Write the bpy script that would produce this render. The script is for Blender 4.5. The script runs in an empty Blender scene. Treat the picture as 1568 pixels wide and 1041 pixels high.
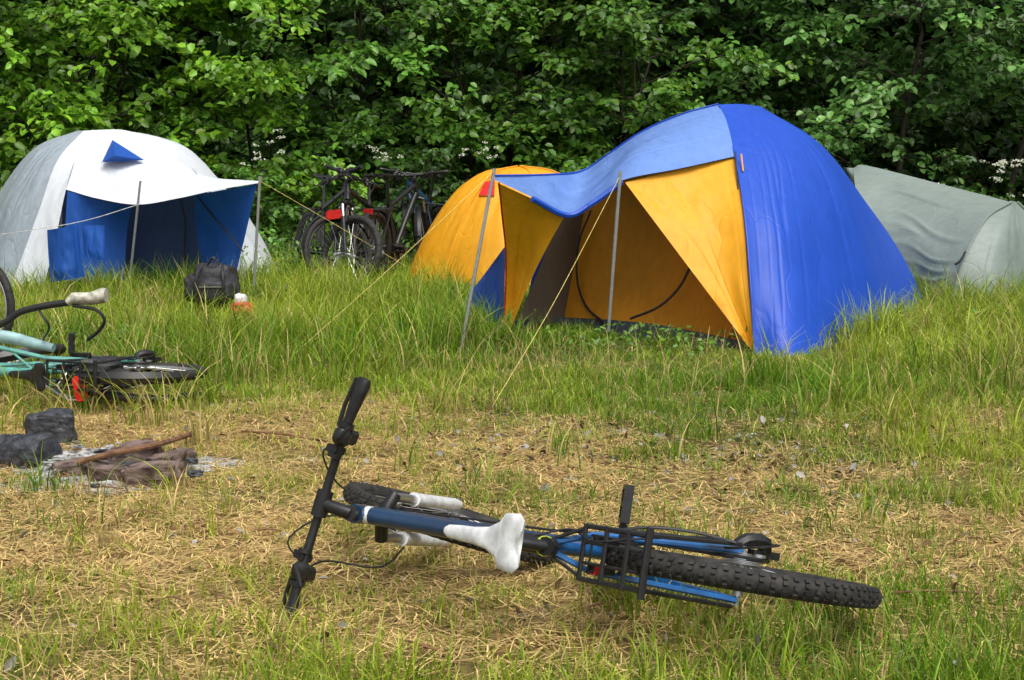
import bpy, math, random
import numpy as np
from mathutils import Vector, Matrix, noise
random.seed(5); rng=np.random.default_rng(7)
sc=bpy.context.scene
FPX=2178.0; TH=math.atan(270.5/FPX); CH=1.2
cs,sn=math.cos(TH),math.sin(TH)
def P(x,y,d):
    u=(x-784)/FPX; v=(520.5-y)/FPX
    dy=cs+v*sn; dz=-sn+v*cs; t=d/dy
    return Vector((u*t,d,CH+dz*t))
def G(x,y,z=0.0):
    u=(x-784)/FPX; v=(520.5-y)/FPX
    dy=cs+v*sn; dz=-sn+v*cs; t=(z-CH)/dz
    return Vector((u*t,dy*t,z))
# ---------- camera, light
cd=bpy.data.cameras.new('camera'); cam=bpy.data.objects.new('camera',cd); sc.collection.objects.link(cam)
cam.location=(0,0,CH); cam.rotation_euler=(math.pi/2-TH,0,0); cd.sensor_width=36; cd.lens=50; cd.clip_end=2000; cd.clip_start=0.05
sc.camera=cam
SE=math.radians(60); SAZ=math.radians(160)
w=bpy.data.worlds.new('World'); sc.world=w; w.use_nodes=True
nt=w.node_tree; bg=nt.nodes['Background']; sky=nt.nodes.new('ShaderNodeTexSky'); sky.sky_type='NISHITA'; sky.sun_disc=False
sky.sun_elevation=SE; sky.sun_rotation=SAZ; sky.dust_density=5; sky.air_density=1.0
hs=nt.nodes.new('ShaderNodeHueSaturation'); hs.inputs['Saturation'].default_value=0.3
nt.links.new(sky.outputs[0],hs.inputs['Color']); nt.links.new(hs.outputs[0],bg.inputs[0]); bg.inputs[1].default_value=0.15
sl=bpy.data.lights.new('sun','SUN'); sl.energy=2.7; sl.angle=math.radians(40); sl.color=(1,0.965,0.90)
so=bpy.data.objects.new('sun',sl); sc.collection.objects.link(so)
sd=Vector((math.sin(SAZ)*math.cos(SE),math.cos(SAZ)*math.cos(SE),math.sin(SE)))
so.rotation_euler=sd.to_track_quat('Z','Y').to_euler()
try:
    sc.view_settings.view_transform='Standard'; sc.view_settings.look='None'; sc.view_settings.exposure=0
except Exception: pass
# ---------- materials
def newmat(n):
    m=bpy.data.materials.new(n); m.use_nodes=True; t=m.node_tree; b=t.nodes['Principled BSDF']; return m,t,b
def solid(n,col,rough=0.5,metal=0.0,var=0.25,scale=40,bump=0.0,coat=0,col2=None):
    m,t,b=newmat(n)
    tc=t.nodes.new('ShaderNodeTexCoord'); nz=t.nodes.new('ShaderNodeTexNoise'); nz.inputs['Scale'].default_value=scale; nz.inputs['Detail'].default_value=5
    t.links.new(tc.outputs['Object'],nz.inputs['Vector'])
    r=t.nodes.new('ShaderNodeValToRGB'); r.color_ramp.elements[0].position=.35; r.color_ramp.elements[1].position=.65
    r.color_ramp.elements[0].color=[c*(1-var) for c in col]+[1]; r.color_ramp.elements[1].color=(list(col2) if col2 else [min(1,c*(1+var)) for c in col])+[1]
    t.links.new(nz.outputs[0],r.inputs[0]); t.links.new(r.outputs[0],b.inputs['Base Color'])
    b.inputs['Roughness'].default_value=rough; b.inputs['Metallic'].default_value=metal; b.inputs['Coat Weight'].default_value=coat
    if bump:
        bp=t.nodes.new('ShaderNodeBump'); bp.inputs['Strength'].default_value=bump; bp.inputs['Distance'].default_value=.01
        t.links.new(nz.outputs[0],bp.inputs['Height']); t.links.new(bp.outputs[0],b.inputs['Normal'])
    return m
def fabric(n,col,rough=0.45,tr=0.25,bump=0.5,mscale=(1.0,1.0,.22),var=.07,rot=(0,.3,.3)):
    m,t,b=newmat(n)
    tc=t.nodes.new('ShaderNodeTexCoord'); mp=t.nodes.new('ShaderNodeMapping'); mp.inputs['Scale'].default_value=mscale; mp.inputs['Rotation'].default_value=rot
    t.links.new(tc.outputs['Object'],mp.inputs[0])
    nz=t.nodes.new('ShaderNodeTexNoise'); nz.inputs['Scale'].default_value=4; nz.inputs['Detail'].default_value=2; nz.inputs['Distortion'].default_value=.1
    n2=t.nodes.new('ShaderNodeTexNoise'); n2.inputs['Scale'].default_value=24; n2.inputs['Detail'].default_value=4
    n3=t.nodes.new('ShaderNodeTexNoise'); n3.inputs['Scale'].default_value=3.0; n3.inputs['Detail'].default_value=2; n3.inputs['Distortion'].default_value=.2
    ma=t.nodes.new('ShaderNodeMath'); ma.operation='SUBTRACT'; ma.inputs[1].default_value=.5
    mb=t.nodes.new('ShaderNodeMath'); mb.operation='ABSOLUTE'; mc=t.nodes.new('ShaderNodeMapRange'); mc.inputs['From Min'].default_value=0; mc.inputs['From Max'].default_value=.02
    for q in (nz,n2,n3): t.links.new(mp.outputs[0],q.inputs[0])
    t.links.new(n3.outputs[0],ma.inputs[0]); t.links.new(ma.outputs[0],mb.inputs[0]); t.links.new(mb.outputs[0],mc.inputs[0])
    bp=t.nodes.new('ShaderNodeBump'); bp.inputs['Strength'].default_value=bump*.6; bp.inputs['Distance'].default_value=.04
    bq=t.nodes.new('ShaderNodeBump'); bq.inputs['Strength'].default_value=bump*.5; bq.inputs['Distance'].default_value=.003
    br=t.nodes.new('ShaderNodeBump'); br.inputs['Strength'].default_value=bump*.8; br.inputs['Distance'].default_value=.004
    t.links.new(nz.outputs[0],bp.inputs['Height']); t.links.new(mc.outputs[0],br.inputs['Height']); t.links.new(bp.outputs[0],br.inputs['Normal'])
    t.links.new(n2.outputs[0],bq.inputs['Height']); t.links.new(br.outputs[0],bq.inputs['Normal'])
    r=t.nodes.new('ShaderNodeValToRGB'); r.color_ramp.elements[0].position=.3; r.color_ramp.elements[1].position=.7
    r.color_ramp.elements[0].color=[c*(1-var) for c in col]+[1]; r.color_ramp.elements[1].color=[min(1,c*(1+var)) for c in col]+[1]
    t.links.new(n2.outputs[0],r.inputs[0]); t.links.new(r.outputs[0],b.inputs['Base Color']); t.links.new(bq.outputs[0],b.inputs['Normal'])
    b.inputs['Roughness'].default_value=rough
    tl=t.nodes.new('ShaderNodeBsdfTranslucent'); t.links.new(r.outputs[0],tl.inputs[0]); t.links.new(bq.outputs[0],tl.inputs['Normal'])
    mx=t.nodes.new('ShaderNodeMixShader'); mx.inputs[0].default_value=tr
    t.links.new(b.outputs[0],mx.inputs[1]); t.links.new(tl.outputs[0],mx.inputs[2]); t.links.new(mx.outputs[0],t.nodes['Material Output'].inputs[0])
    return m
def veg(n,tr=.35,rough=.45,spec=.5):
    m,t,b=newmat(n)
    a=t.nodes.new('ShaderNodeAttribute'); a.attribute_name='Col'
    t.links.new(a.outputs['Color'],b.inputs['Base Color']); b.inputs['Roughness'].default_value=rough; b.inputs['Specular IOR Level'].default_value=spec
    if tr>0:
        tl=t.nodes.new('ShaderNodeBsdfTranslucent'); t.links.new(a.outputs['Color'],tl.inputs[0])
        mx=t.nodes.new('ShaderNodeMixShader'); mx.inputs[0].default_value=tr
        t.links.new(b.outputs[0],mx.inputs[1]); t.links.new(tl.outputs[0],mx.inputs[2]); t.links.new(mx.outputs[0],t.nodes['Material Output'].inputs[0])
    return m
M_leaf=veg('leaf_mat',.3,.42); M_grass=veg('grass_mat',.35,.5,.35); M_straw=veg('straw_mat',0,.8,.2); M_dark=veg('far_foliage_mat',0,.9,.05)
M_bark=solid('bark',(.04,.032,.022),.9,0,.4,12,.6)
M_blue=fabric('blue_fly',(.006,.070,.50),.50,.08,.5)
M_awn=fabric('blue_awning_sheen_fly',(.15,.28,.66),.36,.12,.6,(1,.3,1))  # paler than the main fly: faded, with sky sheen put into the colour
M_yel=fabric('yellow_fly',(.90,.42,.012),.55,.22,.5)
M_org=fabric('orange_inner',(.92,.37,.012),.7,.42,.4)
M_grey=fabric('grey_fly',(.22,.27,.245),.5,.10,.5,(.4,1,1))
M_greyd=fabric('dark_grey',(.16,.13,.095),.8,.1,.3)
M_white=fabric('white_fly',(.76,.80,.86),.5,.15,.5)
M_silver_shade=fabric('silver_shaded_fly',(.36,.42,.48),.38,.1,.6,(1,1,.5),.12)  # silver-grey left side of the white fly, its shade mixed into the colour
M_navy=fabric('navy_inner',(.03,.06,.15),.7,.2,.3)
M_blue2=fabric('blue_panel',(.012,.10,.46),.6,.25,.5)
M_pole=solid('steel_pole',(.42,.44,.44),.4,.7,.1)
M_black=solid('black_plastic',(.014,.014,.015),.38)
M_cloth=solid('black_nylon',(.022,.022,.026),.6,0,.4,30,.4)
M_rubber=solid('tyre_rubber',(.017,.017,.017),.75,0,.5,30,.3,0,(.035,.031,.026))
M_steel=solid('steel',(.55,.55,.56),.3,.9,.1)
M_rope=solid('rope',(.60,.50,.14),.8); M_zip=solid('zip',(.01,.01,.012),.6)
M_red=solid('red_plastic',(.55,.015,.012),.3)
M_whitep=solid('white_plastic',(.66,.68,.69),.35,0,.2,30)
M_navyp=solid('navy_paint',(.010,.035,.085),.3,0,.2,15,0,.5)
M_bluep=solid('blue_paint',(.010,.10,.30),.3,0,.4,15,0,.5)
M_teal=solid('teal_paint',(.10,.34,.29),.35,0,.3,15,0,.4)
M_aqua=solid('pale_aqua_paint',(.34,.54,.55),.35,0,.2,15,0,.4)
M_lime=solid('lime',(.50,.60,.05),.4)
M_coal=solid('charred_wood',(.024,.026,.031),.55,0,.6,26,1,0,(.060,.066,.080))
M_brick=solid('burnt_stone',(.085,.045,.034),.85,0,.5,16,1,0,(.20,.145,.125))
M_ash=solid('ash',(.24,.235,.23),.95,0,.6,26,1,0,(.52,.51,.50))
M_stick=solid('stick_wood',(.18,.09,.045),.8,0,.4,25,.5)
# ---------- mesh helpers
def empty(name,loc):
    e=bpy.data.objects.new(name,None); e.location=loc; e.empty_display_size=.2; sc.collection.objects.link(e); return e
def parent(o,e):
    if e is not None:
        o.parent=e; o.matrix_parent_inverse=Matrix.Translation(-Vector(e.location))
def mkobj(name,v,f,mats,par=None,smooth=True,mi=None):
    me=bpy.data.meshes.new(name); me.from_pydata([tuple(p) for p in v],[],f)
    for m in (mats if isinstance(mats,list) else [mats]): me.materials.append(m)
    if mi: me.polygons.foreach_set('material_index',mi)
    if smooth: me.polygons.foreach_set('use_smooth',[True]*len(f))
    me.update(); o=bpy.data.objects.new(name,me); sc.collection.objects.link(o); parent(o,par); return o
class MB:
    def __init__(s,T=None): s.v=[];s.f=[];s.T=T
    def add(s,vs,fs):
        b=len(s.v); s.v+= [s.T(Vector(p)) if s.T else Vector(p) for p in vs]; s.f+=[tuple(i+b for i in q) for q in fs]
    def tube(s,pts,r,n=8,closed=False,cap=True,flat=1.0):
        pts=[Vector(p) for p in pts]; m=len(pts)
        if not isinstance(r,(list,tuple)): r=[r]*m
        vs=[];fs=[];prev=None
        for i,p in enumerate(pts):
            a=pts[(i-1)%m] if (closed or i>0) else p; c=pts[(i+1)%m] if (closed or i<m-1) else p
            t=(c-a); t=t.normalized() if t.length>1e-9 else Vector((0,0,1))
            if prev is None:
                q=Vector((0,0,1)) if abs(t.z)<.9 else Vector((1,0,0)); x=t.cross(q).normalized()
            else:
                x=(prev-t*prev.dot(t)); x=x.normalized() if x.length>1e-6 else t.orthogonal().normalized()
            prev=x; y=t.cross(x)
            for k in range(n):
                an=2*math.pi*k/n; vs.append(p+x*math.cos(an)*r[i]+y*math.sin(an)*r[i]*flat)
        for i in range(m if closed else m-1):
            for k in range(n):
                j=(i+1)%m; fs.append((i*n+k,i*n+(k+1)%n,j*n+(k+1)%n,j*n+k))
        if cap and not closed:
            fs.append(tuple(range(n))[::-1]); fs.append(tuple((m-1)*n+k for k in range(n)))
        s.add(vs,fs)
    def box(s,c,ax,h,bev=.25):
        c=Vector(c); ax=[Vector(a).normalized() for a in ax]; vs=[]
        e=min(h[0],h[1])*bev
        prof=[(h[0]-e,h[1]),(-h[0]+e,h[1]),(-h[0],h[1]-e),(-h[0],-h[1]+e),(-h[0]+e,-h[1]),(h[0]-e,-h[1]),(h[0],-h[1]+e),(h[0],h[1]-e)]
        for z in (-h[2],h[2]):
            for a,b in prof: vs.append(c+ax[0]*a+ax[1]*b+ax[2]*z)
        fs=[tuple(range(8)),tuple(range(15,7,-1))]+[(i,i+8,(i+1)%8+8,(i+1)%8) for i in range(8)]
        s.add(vs,fs)
    def disc(s,c,n,r,th,seg=24):
        c=Vector(c); n=Vector(n).normalized(); s.tube([c-n*th/2,c+n*th/2],r,seg)
    def make(s,name,mat,par=None,smooth=True):
        if not s.v: return None
        o=mkobj(name,s.v,s.f,mat,par,smooth)
        try:
            if smooth:
                bpy.context.view_layer.objects.active=o; o.select_set(True); bpy.ops.object.shade_smooth_by_angle(angle=math.radians(40)); o.select_set(False)
        except Exception: pass
        return o
def cr(p,t):
    n=len(p)-1; i=min(int(t*n),n-1); s=t*n-i
    a=p[i-1] if i>0 else p[0]*2-p[1]; b=p[i]; c=p[i+1]; d=p[i+2] if i+2<=n else p[n]*2-p[n-1]
    return 0.5*((2*b)+(c-a)*s+(2*a-5*b+4*c-d)*s*s+(3*b-a-3*c+d)*s*s*s)
def curve(p,n): return [cr([Vector(q) for q in p],i/(n-1)) for i in range(n)]
def patch(name,rows,mat,par,nu=28,nv=28,wr=.008,ws=3.0,seed=0,folds=None):
    rows=[[Vector(q) for q in r] for r in rows]
    cols=[[cr(r,j/nv) for j in range(nv+1)] for r in rows]
    g=[[cr([c[j] for c in cols],i/nu) for j in range(nv+1)] for i in range(nu+1)]
    out=[]
    for i in range(nu+1):
        for j in range(nv+1):
            a=g[min(i+1,nu)][j]-g[max(i-1,0)][j]; b=g[i][min(j+1,nv)]-g[i][max(j-1,0)]
            n=a.cross(b); n=n.normalized() if n.length>1e-9 else Vector((0,0,1))
            e=min(1,5*min(i/nu,1-i/nu,j/nv,1-j/nv)); p=g[i][j]
            q=p*ws+Vector((seed,seed*2,0)); q.z*=.3; k=noise.noise(q)+.25*(1-2*abs(noise.noise(q*2.0+Vector((3,1,7)))))-.1
            d=k*wr*e*2
            if folds:   # tension folds fanning out along v (u constant-ish)
                amp,fr=folds; u=i/nu; v=j/nv
                f_=noise.noise(Vector((u*fr,v*.8+seed,seed*1.7))); f_=max(0,1-abs(f_)*9); d+=amp*f_*e*(.4+.6*abs(math.sin(v*3+seed)))
            out.append(p+n*d)
    f=[(i*(nv+1)+j,(i+1)*(nv+1)+j,(i+1)*(nv+1)+j+1,i*(nv+1)+j+1) for i in range(nu) for j in range(nv)]
    return mkobj(name,out,f,mat,par)
def line(name,pts,r,mat,par,n=6,k=16):
    m=MB(); m.tube(curve(pts,k),r,n); return m.make(name,mat,par)
def npmesh(name,v,q,col,mat,par=None):
    me=bpy.data.meshes.new(name); N=len(v); Mq=len(q)
    me.vertices.add(N); me.vertices.foreach_set('co',v.astype(np.float32).ravel())
    me.loops.add(Mq*4); me.loops.foreach_set('vertex_index',q.astype(np.int32).ravel())
    me.polygons.add(Mq); me.polygons.foreach_set('loop_start',np.arange(Mq,dtype=np.int32)*4)
    me.update(calc_edges=True)
    a=me.color_attributes.new('Col','FLOAT_COLOR','POINT'); c=np.ones((N,4),np.float32); c[:,:3]=col; a.data.foreach_set('color',c.ravel())
    me.materials.append(mat); o=bpy.data.objects.new(name,me); sc.collection.objects.link(o); parent(o,par); return o
def nrmz(a): return a/np.maximum(np.linalg.norm(a,axis=1,keepdims=True),1e-9)
_h=rng.random((256,256))
def vn(x,y):
    x=np.asarray(x,float)+1000;y=np.asarray(y,float)+1000
    xi=np.floor(x).astype(int);yi=np.floor(y).astype(int);fx=x-xi;fy=y-yi;fx=fx*fx*(3-2*fx);fy=fy*fy*(3-2*fy)
    g=lambda a,b:_h[a%256,b%256]
    return (g(xi,yi)*(1-fx)+g(xi+1,yi)*fx)*(1-fy)+(g(xi,yi+1)*(1-fx)+g(xi+1,yi+1)*fx)*fy
def ss(a,b,x):
    t=np.clip((np.asarray(x,float)-a)/(b-a),0,1); return t*t*(3-2*t)
def gh(x,y): return .05*(vn(np.asarray(x)*.9,np.asarray(y)*.9)-.5)*ss(2,5,y)*.6+.02*(vn(np.asarray(x)*4,np.asarray(y)*4)-.5)
def dry(X,Y):
    n=vn(X*1.1+5,Y*1.1)-.5; n2=vn(X*4,Y*4+9)-.5; n3=vn(X*9,Y*9+2)-.5
    d=ss(8.0,6.2,Y+1.6*n+.3*X)*(.5+.5*ss(3.1,4.0,Y+.8*n-.12*X))
    d*=1-.5*ss(.3,1.8,X+n)*ss(4.2,5.0,Y)
    d=np.maximum(d,.8*ss(.95,1.3,X-.1*Y)*ss(4.6,4.0,Y))
    return np.clip(d*.76+n2*.7*np.minimum(1,d+.3)+n*.35+n3*.35-.04,0,1)
# ---------- ground
def axis(a,b,c,n,k):
    t=np.linspace(-1,1,n); s=np.sinh(t*k)/math.sinh(k); return np.where(s<0,c+s*(c-a),c+s*(b-c))
gx=axis(-300,300,0,360,5.5); gy=axis(-60,500,6,400,5.5)
GX,GY=np.meshgrid(gx,gy,indexing='ij'); GZ=gh(GX,GY)
gv=np.stack([GX,GY,GZ],-1).reshape(-1,3); ni,nj=GX.shape
idx=np.arange(ni*nj).reshape(ni,nj); q=np.stack([idx[:-1,:-1],idx[1:,:-1],idx[1:,1:],idx[:-1,1:]],-1).reshape(-1,4)
D=dry(GX,GY).reshape(-1,1)
gc=np.array([.085,.12,.022])*(1-D)+np.array([.40,.275,.11])*D
mg,t,b=newmat('ground_mat')
a=t.nodes.new('ShaderNodeAttribute'); a.attribute_name='Col'
tc=t.nodes.new('ShaderNodeTexCoord')
nz=t.nodes.new('ShaderNodeTexNoise'); nz.inputs['Scale'].default_value=22; nz.inputs['Detail'].default_value=8; nz.inputs['Roughness'].default_value=.7
n5=t.nodes.new('ShaderNodeTexNoise'); n5.inputs['Scale'].default_value=3.5; n5.inputs['Detail'].default_value=4
t.links.new(tc.outputs['Object'],nz.inputs[0]); t.links.new(tc.outputs['Object'],n5.inputs[0])
r=t.nodes.new('ShaderNodeValToRGB'); r.color_ramp.elements[0].position=.35; r.color_ramp.elements[0].color=(.4,.33,.28,1); r.color_ramp.elements[1].position=.65; r.color_ramp.elements[1].color=(1.35,1.3,1.15,1)
r2=t.nodes.new('ShaderNodeValToRGB'); r2.color_ramp.elements[0].position=.38; r2.color_ramp.elements[0].color=(.55,.45,.38,1); r2.color_ramp.elements[1].position=.55; r2.color_ramp.elements[1].color=(1,1,1,1)
mx=t.nodes.new('ShaderNodeMix'); mx.data_type='RGBA'; mx.blend_type='MULTIPLY'; mx.inputs[0].default_value=1
my=t.nodes.new('ShaderNodeMix'); my.data_type='RGBA'; my.blend_type='MULTIPLY'; my.inputs[0].default_value=1
t.links.new(nz.outputs[0],r.inputs[0]); t.links.new(n5.outputs[0],r2.inputs[0]); t.links.new(a.outputs['Color'],mx.inputs[6]); t.links.new(r.outputs[0],mx.inputs[7]); t.links.new(mx.outputs[2],my.inputs[6]); t.links.new(r2.outputs[0],my.inputs[7]); t.links.new(my.outputs[2],b.inputs['Base Color'])
bp=t.nodes.new('ShaderNodeBump'); bp.inputs['Strength'].default_value=.8; bp.inputs['Distance'].default_value=.02; t.links.new(nz.outputs[0],bp.inputs['Height']); t.links.new(bp.outputs[0],b.inputs['Normal']); b.inputs['Roughness'].default_value=.95
npmesh('ground',gv,q,gc,mg)
# ---------- grass
def inpoly(X,Y,poly):
    ins=np.zeros(len(X),bool); n=len(poly)
    for i in range(n):
        x1,y1=poly[i];x2,y2=poly[(i+1)%n]
        c=((y1>Y)!=(y2>Y))&(X<(x2-x1)*(Y-y1)/((y2-y1) if y2!=y1 else 1e-9)+x1); ins^=c
    return ins
TENTS=[[(1.55,9.05),(3.35,11.5),(1.6,13.2),(.15,10.5),(0.7,9.9)],[(-4.7,13.0),(-2.7,12.9),(-2.3,13.5),(-2.6,15.6),(-4.8,15.6)],[(-.9,13.1),(.8,13.1),(.8,14.8),(-.8,14.8)],[(2.9,12.2),(3.5,11.7),(4.6,12.6),(4.2,14.5),(2.6,14)],
 [G(60,735)[:2],G(290,735)[:2],G(280,690)[:2],G(60,690)[:2]]]
def worn(X,Y):
    f=np.ones(len(X))
    f*=1-.55*ss(-.3,.2,X)*ss(2.25,1.75,X)*ss(7.9,8.4,Y)*ss(11,10.6,Y)
    f*=1-.72*np.exp(-(((X+2.30)/.42)**2+((Y-10.9)/.75)**2)**2)
    f*=1-.5*np.exp(-(((X+1.2)/.55)**2+((Y-13.4)/.7)**2)**2)
    return f
def blades(name,n,y0,y1,hf,wf,acc,seg,colf,lay=False,z0=0.0,XY=None):
    if XY is None:
        Y=y0+(y1-y0)*rng.random(n)**.8; X=(rng.random(n)*2-1)*(.40*Y+1.3)
    else: X,Y=XY; n=len(X)
    k=rng.random(n)<acc(X,Y)
    for t_ in TENTS: k&=~inpoly(X,Y,t_)
    X=X[k];Y=Y[k];n=len(X)
    H=hf(X,Y,n)*(1 if lay else worn(X,Y)); W=wf(X,Y,n); az=rng.random(n)*6.283; hd=np.stack([np.cos(az),np.sin(az),0*az],1); sd_=np.stack([-np.sin(az),np.cos(az),0*az],1)
    if not lay:
        a2=az+rng.normal(0,1.0,n); sd_=np.stack([-np.sin(a2),np.cos(a2),0*az],1)
    base=np.stack([X,Y,gh(X,Y)+z0],1)
    bend=(.25+1.1*rng.random(n)**1.5)
    V=[];C=[]; col=colf(X,Y,n)
    for i in range(seg+1):
        s=i/seg
        if lay:
            c=base+hd*(H*(s-.5))[:,None]+np.array([0,0,1])*((rng.random(n)*.012+.004)+(H*.12*rng.random(n))*s)[:,None]+sd_*(H*.12*np.sin(s*3.1)*rng.normal(0,1,n))[:,None]
            ww=W*.5*(1-.5*s)
        else:
            c=base+hd*(H*bend*.75*s**2)[:,None]+np.array([0,0,1])*(H*(s-.32*bend*s**2.2))[:,None]
            ww=W*.5*(1-.93*s**1.7)
        V+= [c-sd_*ww[:,None],c+sd_*ww[:,None]]
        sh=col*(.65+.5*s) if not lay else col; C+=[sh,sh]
    V=np.stack(V,1).reshape(-1,3); C=np.stack(C,1).reshape(-1,3)
    b0=(np.arange(n)*(2*(seg+1)))[:,None]
    Q=np.concatenate([b0+np.array([2*i,2*i+1,2*i+3,2*i+2]) for i in range(seg)],0)
    return V,Q,np.clip(C,0,1)
def merge(name,parts,mat):
    vs=[];qs=[];c=[];o=0
    for V,Q,C in parts: vs.append(V);qs.append(Q+o);c.append(C);o+=len(V)
    return npmesh(name,np.concatenate(vs),np.concatenate(qs),np.concatenate(c),mat)
gA=np.array([.12,.27,.012]);gB=np.array([.40,.49,.038]);gS=np.array([.68,.53,.21])
def gcol(sf,br=1.0):
    def f(X,Y,n):
        m=np.clip(vn(X*1.0,Y*.8+3)*1.3-.2+rng.normal(0,.28,n),0,1)[:,None]; c=gA*(1-m)+gB*m
        s=(rng.random(n)<(sf+.35*dry(X,Y)+.12*ss(.55,.8,vn(X*1.5+7,Y*1.2))))[:,None]; c=np.where(s,gS*(.6+.6*rng.random((n,1))),c)
        return c*(.65+.7*rng.random((n,1)))*br
    return f
tuft=lambda X,Y,f:ss(.38,.7,vn(X*f,Y*f+20))
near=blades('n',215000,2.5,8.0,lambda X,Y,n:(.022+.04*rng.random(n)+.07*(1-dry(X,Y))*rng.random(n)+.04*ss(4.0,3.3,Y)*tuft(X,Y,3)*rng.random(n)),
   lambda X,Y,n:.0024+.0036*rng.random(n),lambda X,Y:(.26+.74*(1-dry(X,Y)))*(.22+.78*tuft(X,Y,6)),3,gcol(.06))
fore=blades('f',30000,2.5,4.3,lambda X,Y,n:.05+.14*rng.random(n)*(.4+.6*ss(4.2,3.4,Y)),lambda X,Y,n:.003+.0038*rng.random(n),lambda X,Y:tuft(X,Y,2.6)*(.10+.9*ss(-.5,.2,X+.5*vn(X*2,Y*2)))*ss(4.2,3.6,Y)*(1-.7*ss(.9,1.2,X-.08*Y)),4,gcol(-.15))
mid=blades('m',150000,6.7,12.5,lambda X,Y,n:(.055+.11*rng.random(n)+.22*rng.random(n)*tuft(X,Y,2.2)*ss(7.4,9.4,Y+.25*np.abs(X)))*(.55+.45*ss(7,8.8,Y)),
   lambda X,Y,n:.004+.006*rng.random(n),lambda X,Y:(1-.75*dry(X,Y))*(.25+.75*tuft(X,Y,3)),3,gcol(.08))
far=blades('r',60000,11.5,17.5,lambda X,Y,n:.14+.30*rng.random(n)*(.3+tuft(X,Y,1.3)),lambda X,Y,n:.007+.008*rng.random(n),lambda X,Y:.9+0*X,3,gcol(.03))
cx=[];cy=[]
def clump(n,x0,x1,y0,y1,m=26,sp=.07):
    for i in range(n):
        a,b_=rng.uniform(x0,x1),rng.uniform(y0,y1); k=int(m*(.5+rng.random())); cx.append(a+rng.normal(0,sp,k)); cy.append(b_+rng.normal(0,sp,k))
clump(100,-4.4,-1.2,11.6,12.9); clump(95,-2.6,.2,8.8,12.0); clump(30,1.9,3.6,8.3,9.6); clump(34,-.9,1.2,8.9,9.6,16,.05); clump(120,3.2,5.2,9.3,11.8); clump(95,-3.6,-.4,7.6,9.6,20); clump(45,-2.6,-.6,12.6,14.6); clump(60,1.2,3.6,5.8,8.2,18); clump(34,-.1,1.1,2.75,3.3,24,.05); clump(50,-1.8,2.2,4.2,7.0,14,.04); clump(12,-1.3,-.2,2.8,3.4,14,.04); clump(14,-2.6,-1.6,6.3,6.8,14,.05)
cx=np.concatenate(cx);cy=np.concatenate(cy)
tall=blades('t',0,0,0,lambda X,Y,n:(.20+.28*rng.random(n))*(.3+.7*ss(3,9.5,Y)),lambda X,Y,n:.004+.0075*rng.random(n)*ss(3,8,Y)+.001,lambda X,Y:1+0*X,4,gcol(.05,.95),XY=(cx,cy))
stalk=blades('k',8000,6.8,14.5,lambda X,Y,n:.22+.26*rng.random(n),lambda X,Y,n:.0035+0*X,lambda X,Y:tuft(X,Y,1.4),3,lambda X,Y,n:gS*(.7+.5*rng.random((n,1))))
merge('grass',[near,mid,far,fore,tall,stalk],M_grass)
scol=lambda X,Y,n:(np.array([.74,.54,.22])*(.35+.9*rng.random((n,1))))*np.where(rng.random((n,1))<.18,np.array([[.6,.48,.42]]),1)
st=blades('s',130000,2.5,8.6,lambda X,Y,n:.035+.10*rng.random(n),lambda X,Y,n:.0022+.0026*rng.random(n),lambda X,Y:.16+.84*dry(X,Y),2,scol,True)
merge('dry_straw',[st],M_straw)
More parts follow.
